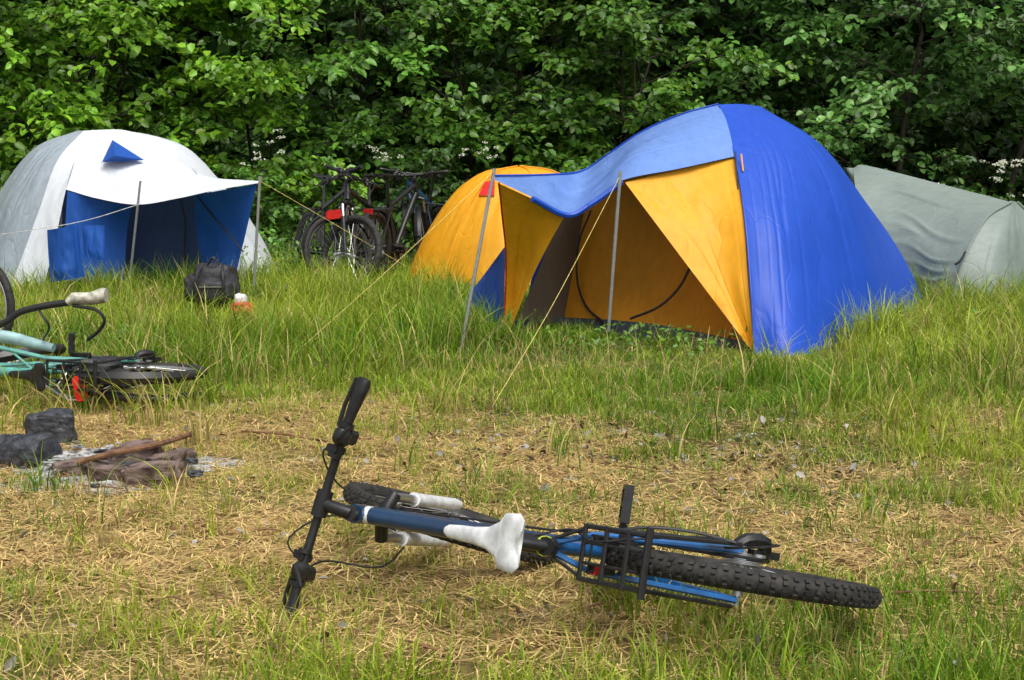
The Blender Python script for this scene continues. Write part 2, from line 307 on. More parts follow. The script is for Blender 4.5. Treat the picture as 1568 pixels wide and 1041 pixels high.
# ---------- leaves
def leafmesh(pos,dr,nr,size,col,wid=.30):
    dr=nrmz(dr); sd_=nrmz(np.cross(nr,dr)); nr=np.cross(dr,sd_); s=size[:,None]
    V=np.stack([pos, pos+dr*s*.3+sd_*s*wid+nr*s*.06, pos+dr*s*.72+sd_*s*wid*.8-nr*s*.0, pos+dr*s-nr*s*.18,
                pos+dr*s*.72-sd_*s*wid*.8, pos+dr*s*.3-sd_*s*wid+nr*s*.06],1).reshape(-1,3)
    b0=(np.arange(len(pos))*6)[:,None]
    Q=np.concatenate([b0+np.array([0,1,2,3]),b0+np.array([0,3,4,5])],0)
    return V,Q,np.repeat(col,6,axis=0)
def pal(n,base,yel=.25):
    c=np.array(base)*(.5+1.0*rng.random((n,1))); y=rng.random((n,1))**3*yel
    return np.clip(c+y*np.array([.16,.17,.0]),0,1)
def tree(name,bx,by,h,spread,nl,zmin,base,lsz=.1,ntw=12,nlf=14,stems=3,bias=1.0,yel=.25,tk=.55):
    e=empty(name,(bx,by,0)); wood=MB(); LP=[];LD=[];LN=[];LS=[];LC=[]
    tr=[]
    for s in range(stems):
        a=random.random()*6.28; l=.22*h*random.random()*(stems>1)
        pts=[Vector((bx+math.cos(a)*l*t_+.09*h*noise.noise(Vector((s*7+bx,t_*3,1))),by+math.sin(a)*l*t_+.05*h*noise.noise(Vector((s*7,t_*3,by))),h*t_*(1-.12*s))) for t_ in [0,.15,.3,.5,.7,.85,1]]
        pts[0].z=-.05
        r0=.014*h*(1 if stems==1 else .7)*tk; wood.tube(pts,[r0*(1-.85*t_) for t_ in [0,.15,.3,.5,.7,.85,1]],7); tr.append(pts)
    for i in range(nl):
        t_=zmin+(1-zmin)*random.random()**bias; p0=cr(random.choice(tr),t_*.98); a=random.random()*6.283
        if math.sin(a)>.3 and random.random()<.5: a=-a
        L=spread*(.5+.65*random.random())*(1-.55*max(0,t_-.45)/.55); d=Vector((math.cos(a),math.sin(a),0)); up=.2+.6*random.random(); dr_=.35+.4*random.random()
        pts=[p0+d*L*s+Vector((0,0,L*(up*s-dr_*s*s)))+Vector((noise.noise(Vector((i,s*2,bx))),noise.noise(Vector((i+9,s*2,by))),0))*.12*L for s in [0,.25,.5,.75,1]]
        for p in pts: p.z=max(p.z,.08)
        wood.tube(pts,[.0035*h*.8*(1-.85*s) for s in [0,.25,.5,.75,1]],5,cap=False)
        bri=.6+.8*random.random()
        for k in range(ntw):
            s=.15+.85*(k+random.random())/ntw; q0=cr(pts,min(s,1)); sg=1 if k%2 else -1
            ang=a+sg*(.4+.9*random.random()); tl=(.2+.32*random.random())*(1.2-.5*s)*L**.5
            td=Vector((math.cos(ang),math.sin(ang),-.15+.9*(random.random()-.4)))
            q1=q0+td*tl
            if k%3==0: wood.tube([q0,q1],[.004,.002],3,cap=False)
            s2=(np.arange(nlf)+rng.random(nlf))/nlf
            pp=np.array(q0)[None]+np.array(td)[None]*(tl*s2)[:,None]+rng.normal(0,.035,(nlf,3))
            an=ang+np.where(np.arange(nlf)%2,1,-1)*(.5+.7*rng.random(nlf))
            LP.append(pp);LD.append(np.stack([np.cos(an),np.sin(an),-.3+.45*rng.normal(0,1,nlf)],1))
            LN.append(np.stack([rng.normal(0,.5,nlf),rng.normal(0,.5,nlf)-.35,np.ones(nlf)],1))
            LS.append(lsz*(.5+.7*rng.random(nlf))); LC.append(np.full(nlf,bri))
    LP=np.concatenate(LP);LD=np.concatenate(LD);LN=np.concatenate(LN);LS=np.concatenate(LS);LC=np.concatenate(LC)
    k=LP[:,2]>.03; LP=LP[k];LD=LD[k];LN=LN[k];LS=LS[k];LC=LC[k];n=len(LP)
    V,Q,C=leafmesh(LP,LD,LN,LS,pal(n,base,yel)*LC[:,None],.34); npmesh('foliage',V,Q,C,M_leaf,e); wood.make('branches',M_bark,e)
    return e
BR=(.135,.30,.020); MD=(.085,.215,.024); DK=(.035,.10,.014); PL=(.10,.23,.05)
tree('leafy_tree',-6.6,16.6,4.8,1.9,62,.05,BR,.118,13,16,bias=1.4)
tree('leafy_tree',-4.9,16.9,5.0,2.0,66,.08,BR,.118,13,16,yel=.5,bias=1.4)
tree('leafy_tree',-3.2,17.2,4.7,1.9,62,.08,BR,.115,13,16,yel=.5,bias=1.4)
tree('leafy_tree',-1.9,18.2,5.0,1.9,58,.04,MD,.12,13,16,bias=1.4)
tree('leafy_tree',-.3,18.4,5.2,2.0,62,.03,MD,.12,13,16,bias=1.4,yel=.4)
tree('leafy_tree',1.3,18.0,4.9,1.9,58,.05,MD,.115,13,16,yel=.5,bias=1.4)
tree('leafy_tree',3.0,18.6,5.6,2.1,50,.2,PL,.118,13,15,bias=1.3)
tree('leafy_tree',4.9,18.0,5.6,2.4,42,.36,PL,.125,13,15,stems=1,bias=1.2)
tree('leafy_tree',6.8,19.0,5.8,2.3,38,.33,PL,.12,13,15,stems=1,bias=1.2)
tree('leafy_tree',-8.6,18.5,5.4,2.2,38,.1,BR,.14)
tree('leafy_tree',8.8,18.5,5.6,2.2,34,.2,MD,.14)
for x_ in [-6.5,-3.0,.4,3.6,7.2]:
    tree('forest_tree',x_+random.uniform(-.4,.4),21.8+random.uniform(-.8,.8),6.5,2.8,58,.05,DK,.18,11,12,2,bias=1.2,tk=.4)
tree('shrub',-2.7,15.6,1.1,.7,20,.1,MD,.08,8,10,4)
tree('shrub',-.9,16.6,1.3,.9,22,.1,DK,.09,8,10,4)
tree('shrub',2.4,16.3,1.5,.9,22,.1,DK,.09,8,10,4)
tree('shrub',4.9,15.4,1.2,.8,20,.1,DK,.08,8,10,4)
tree('shrub',-3.9,16.3,1.8,.9,22,.1,MD,.09,8,10,4)
n=60000; X=rng.uniform(-17,17,n);Y=rng.uniform(25,29,n);Z=rng.uniform(0,8,n)
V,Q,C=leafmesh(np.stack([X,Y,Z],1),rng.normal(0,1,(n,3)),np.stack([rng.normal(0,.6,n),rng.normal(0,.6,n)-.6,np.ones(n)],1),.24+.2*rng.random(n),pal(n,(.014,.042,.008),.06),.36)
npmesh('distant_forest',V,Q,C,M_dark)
hx=np.linspace(-60,60,80);hz=np.linspace(-1,14,20);HX,HZ=np.meshgrid(hx,hz,indexing='ij');HY=33+2*vn(HX*.4,HZ*.4)+HX**2*-.004+HZ*.6
idx=np.arange(HX.size).reshape(HX.shape);q=np.stack([idx[:-1,:-1],idx[1:,:-1],idx[1:,1:],idx[:-1,1:]],-1).reshape(-1,4)
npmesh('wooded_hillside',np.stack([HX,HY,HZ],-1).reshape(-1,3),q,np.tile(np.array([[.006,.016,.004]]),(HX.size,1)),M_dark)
n=26000; X=rng.uniform(-8,8,n);Y=rng.uniform(15.4,19,n);Z=(rng.random(n)**.9)*(.25+.75*vn(X*1.3,Y*1.3)); 
V,Q,C=leafmesh(np.stack([X,Y,Z],1),rng.normal(0,1,(n,3)),np.stack([rng.normal(0,.5,n),rng.normal(0,.5,n)-.3,np.ones(n)],1),.06+.05*rng.random(n),pal(n,(.065,.17,.02),.3))
npmesh('undergrowth',V,Q,C,M_leaf)
cc=[(-1.95,12.9,.3,.45,500),(-2.0,11.9,.4,.18,300),(.8,9.1,.55,.13,260),(-.5,10.0,.5,.14,350),(-3.0,9.0,.5,.14,350),(3.6,9.6,.6,.2,400),(-1.7,14.6,.4,.4,300)]
XX=[];YY=[];ZZ=[]
for (a,b_,s,h_,k) in cc: XX.append(a+rng.normal(0,s*.6,k));YY.append(b_+rng.normal(0,s*.35,k));ZZ.append(.02+h_*rng.random(k))
X=np.concatenate(XX);Y=np.concatenate(YY);Z=np.concatenate(ZZ);n=len(X)
V,Q,C=leafmesh(np.stack([X,Y,Z],1),rng.normal(0,1,(n,3)),np.stack([rng.normal(0,.5,n),rng.normal(0,.5,n)-.3,np.ones(n)],1),.025+.03*rng.random(n),pal(n,(.10,.22,.02),.3))
npmesh('broadleaf_weeds',V,Q,C,M_leaf)
fp=[]
for (x,y,d,k) in [(590,240,15.9,5),(570,232,16.0,3),(730,242,16.0,5),(745,236,16.0,3),(1548,262,15.0,10),(1530,255,15.0,5),(1430,290,15.0,4),(385,235,15.2,5),(1560,300,15.0,5),(410,215,15.2,4)]:
    for i in range(k):
        c=np.array(P(x+random.uniform(-26,26),y+random.uniform(-18,18),d+random.uniform(-.2,.2))); fp.append(c+rng.normal(0,[.02,.02,.006],(16,3)))
fp=np.concatenate(fp); n=len(fp)
V,Q,C=leafmesh(fp,rng.normal(0,1,(n,3)),np.stack([rng.normal(0,.4,n),rng.normal(0,.4,n)-.4,np.ones(n)],1),.015+.009*rng.random(n),np.tile([[.66,.68,.54]],(n,1)),.45)
fl=npmesh('white_wildflowers',V,Q,C,M_leaf)
# ---------- big blue/yellow tent
E=empty('blue_yellow_dome_tent',(1.6,10.5,0))
def PP(l): return [P(*a) for a in l]
M0=PP([(1102,160,10.35),(1126,238,9.75),(1141,330,9.3),(1150,435,9.05),(1157,552,8.9)])
M1=PP([(1125,159,10.4),(1190,225,9.95),(1215,320,9.5),(1226,430,9.2),(1232,556,8.85)])
M2=PP([(1145,160,10.5),(1232,208,10.35),(1288,295,10.2),(1322,400,10.1),(1345,520,9.95)])
M3=PP([(1165,163,10.65),(1258,222,10.9),(1328,312,11.15),(1382,392,11.35),(1424,482,11.5)])
ap=P(1150,162,10.8)
def back(bx,by,top=ap,b=.35): 
    q=Vector((bx,by,-.02)); return [top,top.lerp(q,.33)+Vector((0,0,.40)),top.lerp(q,.6)+Vector((0,0,.42)),top.lerp(q,.85)+Vector((0,0,.27)),q]
M4=back(2.9,12.8); M5=back(1.4,13.2)
M6=back(.35,11.9,P(1110,165,10.6))
M7=PP([(1098,162,10.4),(1010,192,10.6),(905,258,10.8),(835,345,11.0),(800,500,10.9)])
patch('fly_side_right',[M0,M1,M2,M3],M_blue,E,110,60,.009,2.2,0,(.010,13))
patch('fly_back',[M3,M4,M5,M6,M7],M_blue,E,40,30,.01,3)
AB=PP([(1100,160,10.36),(1045,175,10.4),(985,201,10.5),(935,234,10.6),(892,262,10.65),(845,268,10.1),(758,270,9.1)])
AF=PP([(1126,239,9.74),(1040,258,9.62),(953,276,9.48),(908,308,9.45),(868,327,9.4),(815,302,9.25),(757,275,9.08)])
AM=[a.lerp(b,.5)+Vector((0,0,o)) for a,b,o in zip(AB,AF,[.055,.05,.03,-.02,-.03,-.02,0])]
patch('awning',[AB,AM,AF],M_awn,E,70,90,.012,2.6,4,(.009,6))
line('valance',[p+Vector((0,-.012,-.010)) for p in AF[2:6]],.020,M_blue,E,6,30)
a=P(957,279,9.5);b_=P(1125,241,9.76);c_=P(1157,545,8.93)
L=[a.lerp(c_,k) for k in [0,.33,.66,1]]; R=[b_,P(1138,330,9.32),P(1146,435,9.08),P(1156,546,8.93)]
Mi=[x.lerp(y,.5)+Vector((0,.05,0)) for x,y in zip(L,R)]
patch('door_panel_right',[L,Mi,R],M_yel,E,60,60,.014,3,2,(.008,5))
L=PP([(762,280,9.12),(768,330,9.4),(774,400,9.65),(772,520,9.8)]); R=PP([(866,328,9.42),(838,378,9.5),(808,440,9.65),(776,520,9.78)])
Mi=[x.lerp(y,.5)+Vector((0,.06,0)) for x,y in zip(L,R)]
patch('door_panel_left',[L,Mi,R],M_yel,E,40,40,.012,3.5,6,(.010,5))
L=PP([(775,376,9.6),(772,450,9.75),(770,520,9.82)]); R=PP([(771,380,9.7),(728,438,10.5),(688,490,10.9)])
Mi=[x.lerp(y,.5) for x,y in zip(L,R)]
patch('side_wing_blue',[L,Mi,R],M_blue,E,18,18,.014,4,6)
patch('inner_tent_front',[PP([(1150,235,9.95),(1150,400,9.5),(1156,545,9.1)]),PP([(1020,225,10.35),(1000,400,10.1),(1000,520,9.75)]),PP([(905,265,10.75),(880,400,10.65),(862,498,10.4)])],M_org,E,60,36,.020,3,9,(.008,7))
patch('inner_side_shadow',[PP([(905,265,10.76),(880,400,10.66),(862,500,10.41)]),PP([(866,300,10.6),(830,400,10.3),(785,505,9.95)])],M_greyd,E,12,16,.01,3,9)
patch('groundsheet',[PP([(1157,562,8.93),(1157,526,9.0)]),PP([(1000,532,9.6),(1000,496,9.72)]),PP([(862,510,10.3),(862,486,10.36)]),PP([(785,512,9.88),(785,490,9.93)])],solid('groundsheet_mat',(.035,.045,.055),.6),E,24,4,.004,3,9)
line('zip_left',PP([(905,322,10.56),(886,372,10.51),(884,430,10.44),(898,470,10.31),(925,494,10.06)]),.009,M_zip,E)
line('zip_right',PP([(1062,398,9.72),(1040,440,9.69),(1008,470,9.69),(965,488,9.79)]),.009,M_zip,E)
line('seam_front',[p+Vector((-.004,-.01,0)) for p in M0],.007,M_blue,E,6,30)
line('seam_top',[p+Vector((0,-.004,.006)) for p in AB],.006,M_blue,E,6,40)
line('trim_left',PP([(764,280,9.11),(769,330,9.39),(775,400,9.64),(771,520,9.79)]),.006,M_red,E)
line('pole_left',[P(757,258,9.05),P(703,548,8.95)],.011,M_pole,E,8,3)
line('pole_right',[P(950,262,9.44),P(930,530,9.45)],.012,M_pole,E,8,3)
line('guy_rope_right',[P(948,272,9.43),P(850,460,8.2),G(748,632)],.0020,M_rope,E,5,10)
line('guy_rope_left',[P(756,262,9.04),P(600,408,8.6),G(428,562)],.0020,M_rope,E,5,10)
line('toggle',[P(1135,236,9.68),P(1138,262,9.6)],.006,M_yel,E,6,4)
line('toggle_strap',[P(1126,232,9.7),P(1130,290,9.5)],.005,M_zip,E,6,4)
# ---------- small yellow tent
E=empty('yellow_dome_tent',(0.05,13.9,0))
C0=Vector((0.08,13.95,0)); top=P(795,251,13.9)
mer=[]
for i in range(13):
    a=2*math.pi*i/12+.26; rr=1.12*(1+.05*math.cos(4*a)); bq=C0+Vector((math.cos(a)*rr,math.sin(a)*rr*.95,-.02))
    mer.append([top+(bq-top)*.02]+[Vector((top.x+(bq.x-top.x)*s,top.y+(bq.y-top.y)*s,top.z*z)) for s,z in [(.32,.93),(.58,.73),(.80,.42),(.92,.18)]]+[bq])
patch('fly',mer,M_yel,E,160,40,.012,2.5,0,(.012,30))
for i in (7,9,11,1): line('pole_sleeve',[p+(p-Vector((top.x,top.y,.3))).normalized()*.008 for p in mer[i]],.006,M_yel,E,6,24)
m=MB(); v=[P(733,302,12.72),P(757,302,12.70),P(758,277,12.9),P(742,282,12.88)]
m.add([p+Vector((0,-.12,.02)) for p in v]+[p+Vector((0,-.05,.0)) for p in v],[(0,1,2,3),(7,6,5,4),(0,4,5,1),(1,5,6,2),(2,6,7,3),(3,7,4,0)]); m.make('vent_flap_red',M_red,E)
# ---------- grey tunnel tent
E=empty('grey_tunnel_tent',(3.8,12.6,0))
hoop=PP([(1548,309,12.2),(1510,333,11.95),(1480,385,11.75),(1462,440,11.65),(1450,490,11.6)])
c0=PP([(1306,257,13.4),(1312,300,12.9),(1325,360,12.6),(1335,430,12.45),(1338,490,12.4)])
c1=PP([(1330,254,13.3),(1370,300,12.8),(1385,360,12.35),(1392,430,12.15),(1396,490,12.1)])
c2=PP([(1450,284,12.75),(1440,325,12.35),(1432,385,12.0),(1425,440,11.88),(1420,490,11.85)])
patch('fly_side',[list(r) for r in zip(c0,c1,c2,hoop)],M_grey,E,70,50,.014,1.8,3,(.020,9))
e1=PP([(1552,308,12.25),(1545,350,11.9),(1540,400,11.75),(1536,450,11.65),(1530,492,11.6)])
e2=PP([(1556,309,12.35),(1592,345,12.4),(1612,390,12.45),(1625,440,12.5),(1632,485,12.5)])
patch('fly_end',[hoop,e1,e2],M_grey,E,40,30,.012,2.0,3,(.012,6))
patch('fly_back',[e2,[Vector((p.x+.1,p.y+1.2,p.z)) for p in e2],[Vector((c0[0].x+.9*k,c0[0].y+2.0*k,c0[0].z*(1-k**2.2)-.02)) for k in (0,.25,.5,.75,1)],c0],M_grey,E,24,20,.01,2)
line('hoop_sleeve',[p+Vector((0,-.012,0)) for p in hoop],.012,M_grey,E,6,24)
line('hoop_sleeve_end',[p+Vector((.006,-.012,0)) for p in e2],.012,M_grey,E,6,24)
line('guy_loop',PP([(1478,386,11.70),(1470,400,11.58),(1462,405,11.58)]),.010,M_zip,E,6,6)
# ---------- white/blue tent
E=empty('white_blue_dome_tent',(-3.6,13.6,0))
ML=PP([(118,200,13.6),(55,225,13.8),(8,280,14.0),(-28,350,14.1),(-62,448,14.1)])
MG=PP([(122,200,13.55),(65,235,13.4),(22,300,13.3),(-8,370,13.3),(-35,455,13.2)])
MF=PP([(128,200,13.5),(88,245,13.1),(62,315,12.9),(35,390,12.8),(8,458,12.75)])
MDd=PP([(148,199,13.5),(118,240,13.05),(101,290,12.75),(84,370,12.6),(62,460,12.55)])
patch('fly_left_silver_shaded',[ML,MG,MF],M_silver_shade,E,44,34,.014,2.5,1,(.014,7))
patch('fly_front_white',[MF,MDd],M_white,E,12,26,.01,3,1)
AB=PP([(140,199,13.5),(195,200,13.5),(250,224,13.4),(288,254,13.2),(322,271,12.9),(396,277,12.0)])
AF=PP([(101,290,12.74),(150,304,12.45),(210,313,12.05),(270,304,11.95),(330,291,11.95),(396,280,11.95)])
AM=[x.lerp(y,.5)+Vector((0,0,o)) for x,y,o in zip(AB,AF,[.07,.09,.06,.02,0,0])]
patch('awning_white',[AB,AM,AF],M_white,E,44,50,.014,2.6,8,(.010,6))
MR=PP([(288,254,13.3),(335,300,13.5),(385,372,13.5),(415,420,13.4),(434,466,13.4)])
MRf=PP([(300,262,12.95),(330,320,12.85),(352,385,12.75),(360,430,12.6),(364,470,12.5)])
patch('fly_right_white',[MR,MRf],M_white,E,12,24,.014,3,8)
tpv=P(150,200,13.7)
patch('fly_back_white',[MR,back(-2.6,15.3,P(200,203,13.7)),back(-4.0,15.6,tpv),back(-5.2,15.2,tpv),ML],M_white,E,30,20,.01,3)
patch('flap_right_blue',[PP([(298,299,12.1),(300,350,12.5),(312,415,12.6)]),PP([(345,290,12.0),(340,350,12.3),(338,418,12.4)]),PP([(393,282,11.97),(378,350,12.1),(361,420,12.2)])],M_blue2,E,30,22,.02,3,2,(.012,5))
patch('panel_left_blue',[PP([(103,292,12.7),(100,350,12.65),(98,430,12.6)]),PP([(150,306,12.55),(150,350,12.6),(146,430,12.6)]),PP([(202,316,12.4),(195,350,12.6),(190,430,12.6)])],M_blue2,E,30,22,.025,3,2,(.014,6))
patch('inner_tent_navy',[PP([(95,280,12.95),(95,455,12.85)]),PP([(210,270,13.1),(210,455,12.9)]),PP([(350,300,12.95),(362,455,12.85)])],M_navy,E,18,18,.02,3,2)
line('inner_zip',PP([(276,300,12.85),(284,340,12.85),(283,380,12.85),(286,415,12.8)]),.01,M_zip,E)
line('flap_seam',PP([(302,300,12.05),(330,335,12.25),(352,360,12.19),(372,385,12.07)]),.007,M_zip,E)
line('pole_left',[P(215,277,12.02),P(199,425,12.1)],.011,M_pole,E,8,3)
line('pole_right',[P(398,270,11.93),P(387,474,11.95)],.012,M_pole,E,8,3)
line('guy_rope_right',[P(398,277,11.93),P(500,336,12.4),P(622,408,13.0)],.0028,M_rope,E,5,10)
line('guy_rope_front',[P(215,312,12.0),P(120,340,11.6),P(-20,362,11.0)],.003,solid('cord',(.5,.5,.48),.8),E,5,10)
m=MB(); v=[P(172,214,13.05),P(221,245,12.72),P(156,248,12.75)]; pk=P(176,238,12.62)
m.add(v+[pk],[(0,3,1),(0,2,3),(2,1,3),(0,1,2)]); m.make('window_vent_blue',M_blue2,E,False)
line('vent_trim',[v[0]+Vector((0,-.02,.0)),v[2]+Vector((0,-.02,0))],.008,M_white,E,5,3)
E=empty('hanging_towel',P(98,390,11.7))
patch('cloth',[PP([(72,352,11.75),(74,390,11.75),(78,432,11.7)]),PP([(98,348,11.6),(100,395,11.62),(104,428,11.6)]),PP([(120,344,11.7),(124,390,11.7),(130,424,11.72)])],M_blue2,E,24,16,.03,5,4,(.02,5))
E=empty('hanging_towel',P(150,380,11.7)); 
patch('cloth',[PP([(126,345,11.75),(128,375,11.75),(130,395,11.7)]),PP([(160,345,11.68),(160,378,11.66),(158,398,11.66)])],M_blue2,E,18,12,.03,6,5,(.02,4))
def blob(m,c,rx,ry,rz,seed,n=16,amp=.22):
    vs=[];fs=[]
    for i in range(n+1):
        ph=math.pi*i/n
        for j in range(n):
            a=2*math.pi*j/n; d=Vector((math.sin(ph)*math.cos(a),math.sin(ph)*math.sin(a),math.cos(ph)))
            k=1+amp*noise.noise(d*1.8+Vector((seed,0,0)))+.08*noise.noise(d*5+Vector((seed,3,0)))
            sp=lambda x:math.copysign(abs(x)**.75,x)
            vs.append(Vector(c)+Vector((sp(d.x)*rx,sp(d.y)*ry,sp(d.z)*rz))*k)
    for i in range(n):
        for j in range(n): fs.append((i*n+j,i*n+(j+1)%n,(i+1)*n+(j+1)%n,(i+1)*n+j))
    m.add(vs,fs)
E=empty('black_backpack',(P(328,440,11.3).x,11.3,0)); m=MB()
c=P(330,436,11.3)
blob(m,c,.19,.14,.17,2); blob(m,c+Vector((.02,-.13,-.04)),.14,.06,.10,4); blob(m,c+Vector((-.17,-.03,-.02)),.07,.09,.11,6); m.make('body',M_cloth,E)
for s in (-1,1): line('strap',[c+Vector((s*.08,-.10,.16)),c+Vector((s*.10,-.20,.10)),c+Vector((s*.11,-.21,-.02)),c+Vector((s*.09,-.16,-.14))],.011,M_cloth,E)
line('top_handle',[c+Vector((-.05,-.06,.16)),c+Vector((0,-.08,.22)),c+Vector((.05,-.06,.16))],.009,M_cloth,E)
m=MB(); m.box(c+Vector((.0,-.195,.0)),[(1,0,0),(0,0,1),(0,1,0)],(.09,.004,.006)); m.make('pocket_zip',M_steel,E)
E=empty('red_white_shoe',(P(374,470,10.7).x,10.7,0)); m=MB(); c=P(372,470,10.7); blob(m,c+Vector((0,0,-.01)),.085,.10,.05,7); m.make('upper',M_red,E)
m=MB(); blob(m,c+Vector((-.02,.03,.055)),.05,.05,.045,9); m.make('lining',M_whitep,E)
# ---------- bicycles
def basis(F,U,o,S=1.0):
    F=Vector(F).normalized(); U=Vector(U); U=(U-F*U.dot(F)).normalized(); Lf=U.cross(F)
    return lambda p: Vector(o)+(F*p.x+Lf*p.y+U*p.z)*S
def bicycle(name,F,U,o,frame=M_black,stay=None,saddle=M_black,fork=M_black,grip=M_black,steer=0,rack=True,knobs=False,tr=.024,crank=0.6,bar=True,fender=None,seatoff=(0,0),rimmat=None,light=True,scale=1.0,rlen=.35,rx0=-.17,bw=.31):
    T=basis(F,U,o,scale); e=empty(name,T(Vector((0,0,0)))); stay=stay or frame
    H=Vector((.41,0,.62)); ax=Vector((-.342,0,.94)).normalized(); Rm=Matrix.Rotation(math.radians(steer),3,ax)
    S=lambda p: T(H+Rm@(p-H))
    V=Vector; R=.315
    fr=MB(T)
    fr.tube([(.412,0,.60),(-.125,0,.42)],.023,12); fr.tube([(.44,0,.53),(.2,0,.25),(0,0,0)],.025,12); fr.tube([(.452,0,.505),(.405,0,.635)],.026,12)
    fr.make('frame_front',frame,e)
    fr=MB(T); fr.tube([(0,0,0),(-.14,0,.465)],.019,10)
    for s in (-1,1):
        fr.tube([(-.135,.012*s,.43),(-.2,.045*s,.36),(-.43,.062*s,.055)],.0085,8); fr.tube([(0,.03*s,0),(-.12,.05*s,.012),(-.43,.062*s,.05)],.010,8)
    fr.tube([(0,-.04,0),(0,.04,0)],.024,12); fr.make('frame_rear',stay,e)
    ox,oz=seatoff
    sp=MB(T); sp.tube([(-.14,0,.46),(-.17+ox*.5,0,.56+oz*.5),(-.185+ox,0,.632+oz)],.0145,10); sp.tube([(-.137,0,.44),(-.145,0,.47)],.024,12)
    for s in (-1,1): sp.tube([(-.28+ox,.03*s,.655+oz),(-.24+ox,.022*s,.632+oz),(-.14+ox,.018*s,.635+oz),(-.08+ox,.008*s,.655+oz)],.0035,6)
    sp.box((-.185+ox,0,.632+oz),[(1,0,0),(0,1,0),(0,0,1)],(.025,.025,.012)); sp.make('seat_post',M_black,e)
    sd_=MB(T); vs=[];fs=[]; prof=[(-.120,.030,.008),(-.124,.056,.020),(-.108,.070,.028),(-.082,.066,.028),(-.055,.044,.024),(-.02,.027,.022),(.03,.021,.021),(.08,.019,.020),(.115,.016,.016),(.13,.009,.009)]
    n=18
    for i,(x,w_,h_) in enumerate(prof):
        for k in range(n):
            a=2*math.pi*k/n; cc_=math.cos(a); sag=-.012*(1-abs(cc_))*(x<-.05); z=.665+(.012 if x<-.07 else 0)+(.003 if x>.08 else 0); vs.append((-.195+x+ox-(.022*abs(cc_)**2 if i<3 else 0),cc_*w_,z+oz+sag+math.sin(a)*h_*(.5 if math.sin(a)>0 else .8)))
    for i in range(len(prof)-1):
        for k in range(n): fs.append((i*n+k,i*n+(k+1)%n,(i+1)*n+(k+1)%n,(i+1)*n+k))
    fs.append(tuple(range(n))[::-1]); fs.append(tuple((len(prof)-1)*n+k for k in range(n))); sd_.add(vs,fs); sd_.make('saddle',saddle,e)
    def wheel(nm,c,TT):
        c=V(c); ti=MB(TT); rim=MB(TT); spk=MB(TT)
        ti.tube([c+V((math.cos(a),0,math.sin(a)))*R for a in [2*math.pi*i/56 for i in range(56)]],tr,12,True)
        if knobs:
            for i in range(78):
                a=2*math.pi*i/78; rad=V((math.cos(a),0,math.sin(a))); tan=V((-math.sin(a),0,math.cos(a)))
                for s,off in ((-1,.72),(0,0),(1,.72)):
                    th=s*off; dn=(rad*math.cos(th)+V((0,1,0))*math.sin(th)); sdv=dn.cross(tan)
                    if s==0 and i%2: 
                        for q_ in (-.28,.28):
                            dn=(rad*math.cos(q_)+V((0,1,0))*math.sin(q_)); ti.box(c+rad*R+dn*(tr+.001),[tan,dn.cross(tan),dn],(.0055,.005,.004))
                    else: ti.box(c+rad*R+dn*(tr+.001),[tan,sdv,dn],(.006,.006,.004))
        ti.make(nm+'_tyre',M_rubber,e)
        rim.tube([c+V((math.cos(a),0,math.sin(a)))*(R-tr-.004) for a in [2*math.pi*i/56 for i in range(56)]],.011,8,True); 
        rim.make(nm+'_rim',rimmat or (M_steel if not knobs else M_black),e)
        for i in range(28):
            a=2*math.pi*i/28; s=1 if i%2 else -1; a2=a+.5*(1 if (i//2)%2 else -1)
            spk.tube([c+V((math.cos(a2)*.022,.028*s,math.sin(a2)*.022)),c+V((math.cos(a),0,math.sin(a)))*(R-tr-.01)],.0012,4,cap=False)
        spk.tube([c+V((0,-.05,0)),c+V((0,.05,0))],.013,10); spk.disc(c+V((0,.03,0)),(0,1,0),.026,.004,16); spk.disc(c+V((0,-.03,0)),(0,1,0),.026,.004,16)
        spk.tube([c+V((0,-.075,0)),c+V((0,.075,0))],.006,8); spk.make(nm+'_spokes',M_steel,e)
    wheel('rear_wheel',(-.43,0,.05),T); wheel('front_wheel',(.65,0,.05),S)
    fk=MB(S); st_=MB(S)
    for s in (-1,1):
        y=.058*s; cr_=V((.468,y,.455)); axl=V((.645,y,.05)); d=(axl-cr_)
        st_.tube([cr_,cr_+d*.5],.013,10); fk.tube([cr_+d*.26,cr_+d*.30,cr_+d*.9,axl],[.021,.0195,.018,.012],12)
    fk.tube([V((.468,-.058,.455)).lerp(V((.645,-.058,.05)),.38)+V((.02,0,.01)),V((.51,-.03,.43)),V((.53,0,.42)),V((.51,.03,.43)),V((.468,.058,.455)).lerp(V((.645,.058,.05)),.38)+V((.02,0,.01))],.008,8)
    fk.make('fork_lowers',fork,e); st_.make('fork_stanchions',M_steel,e)
    c=MB(S); c.tube([(.468,-.066,.462),(.464,-.03,.478),(.462,0,.484),(.464,.03,.478),(.468,.066,.462)],.019,10); c.tube([(.40,0,.645),(.39,0,.665)],.02,12)
    c.make('fork_crown',M_black,e)
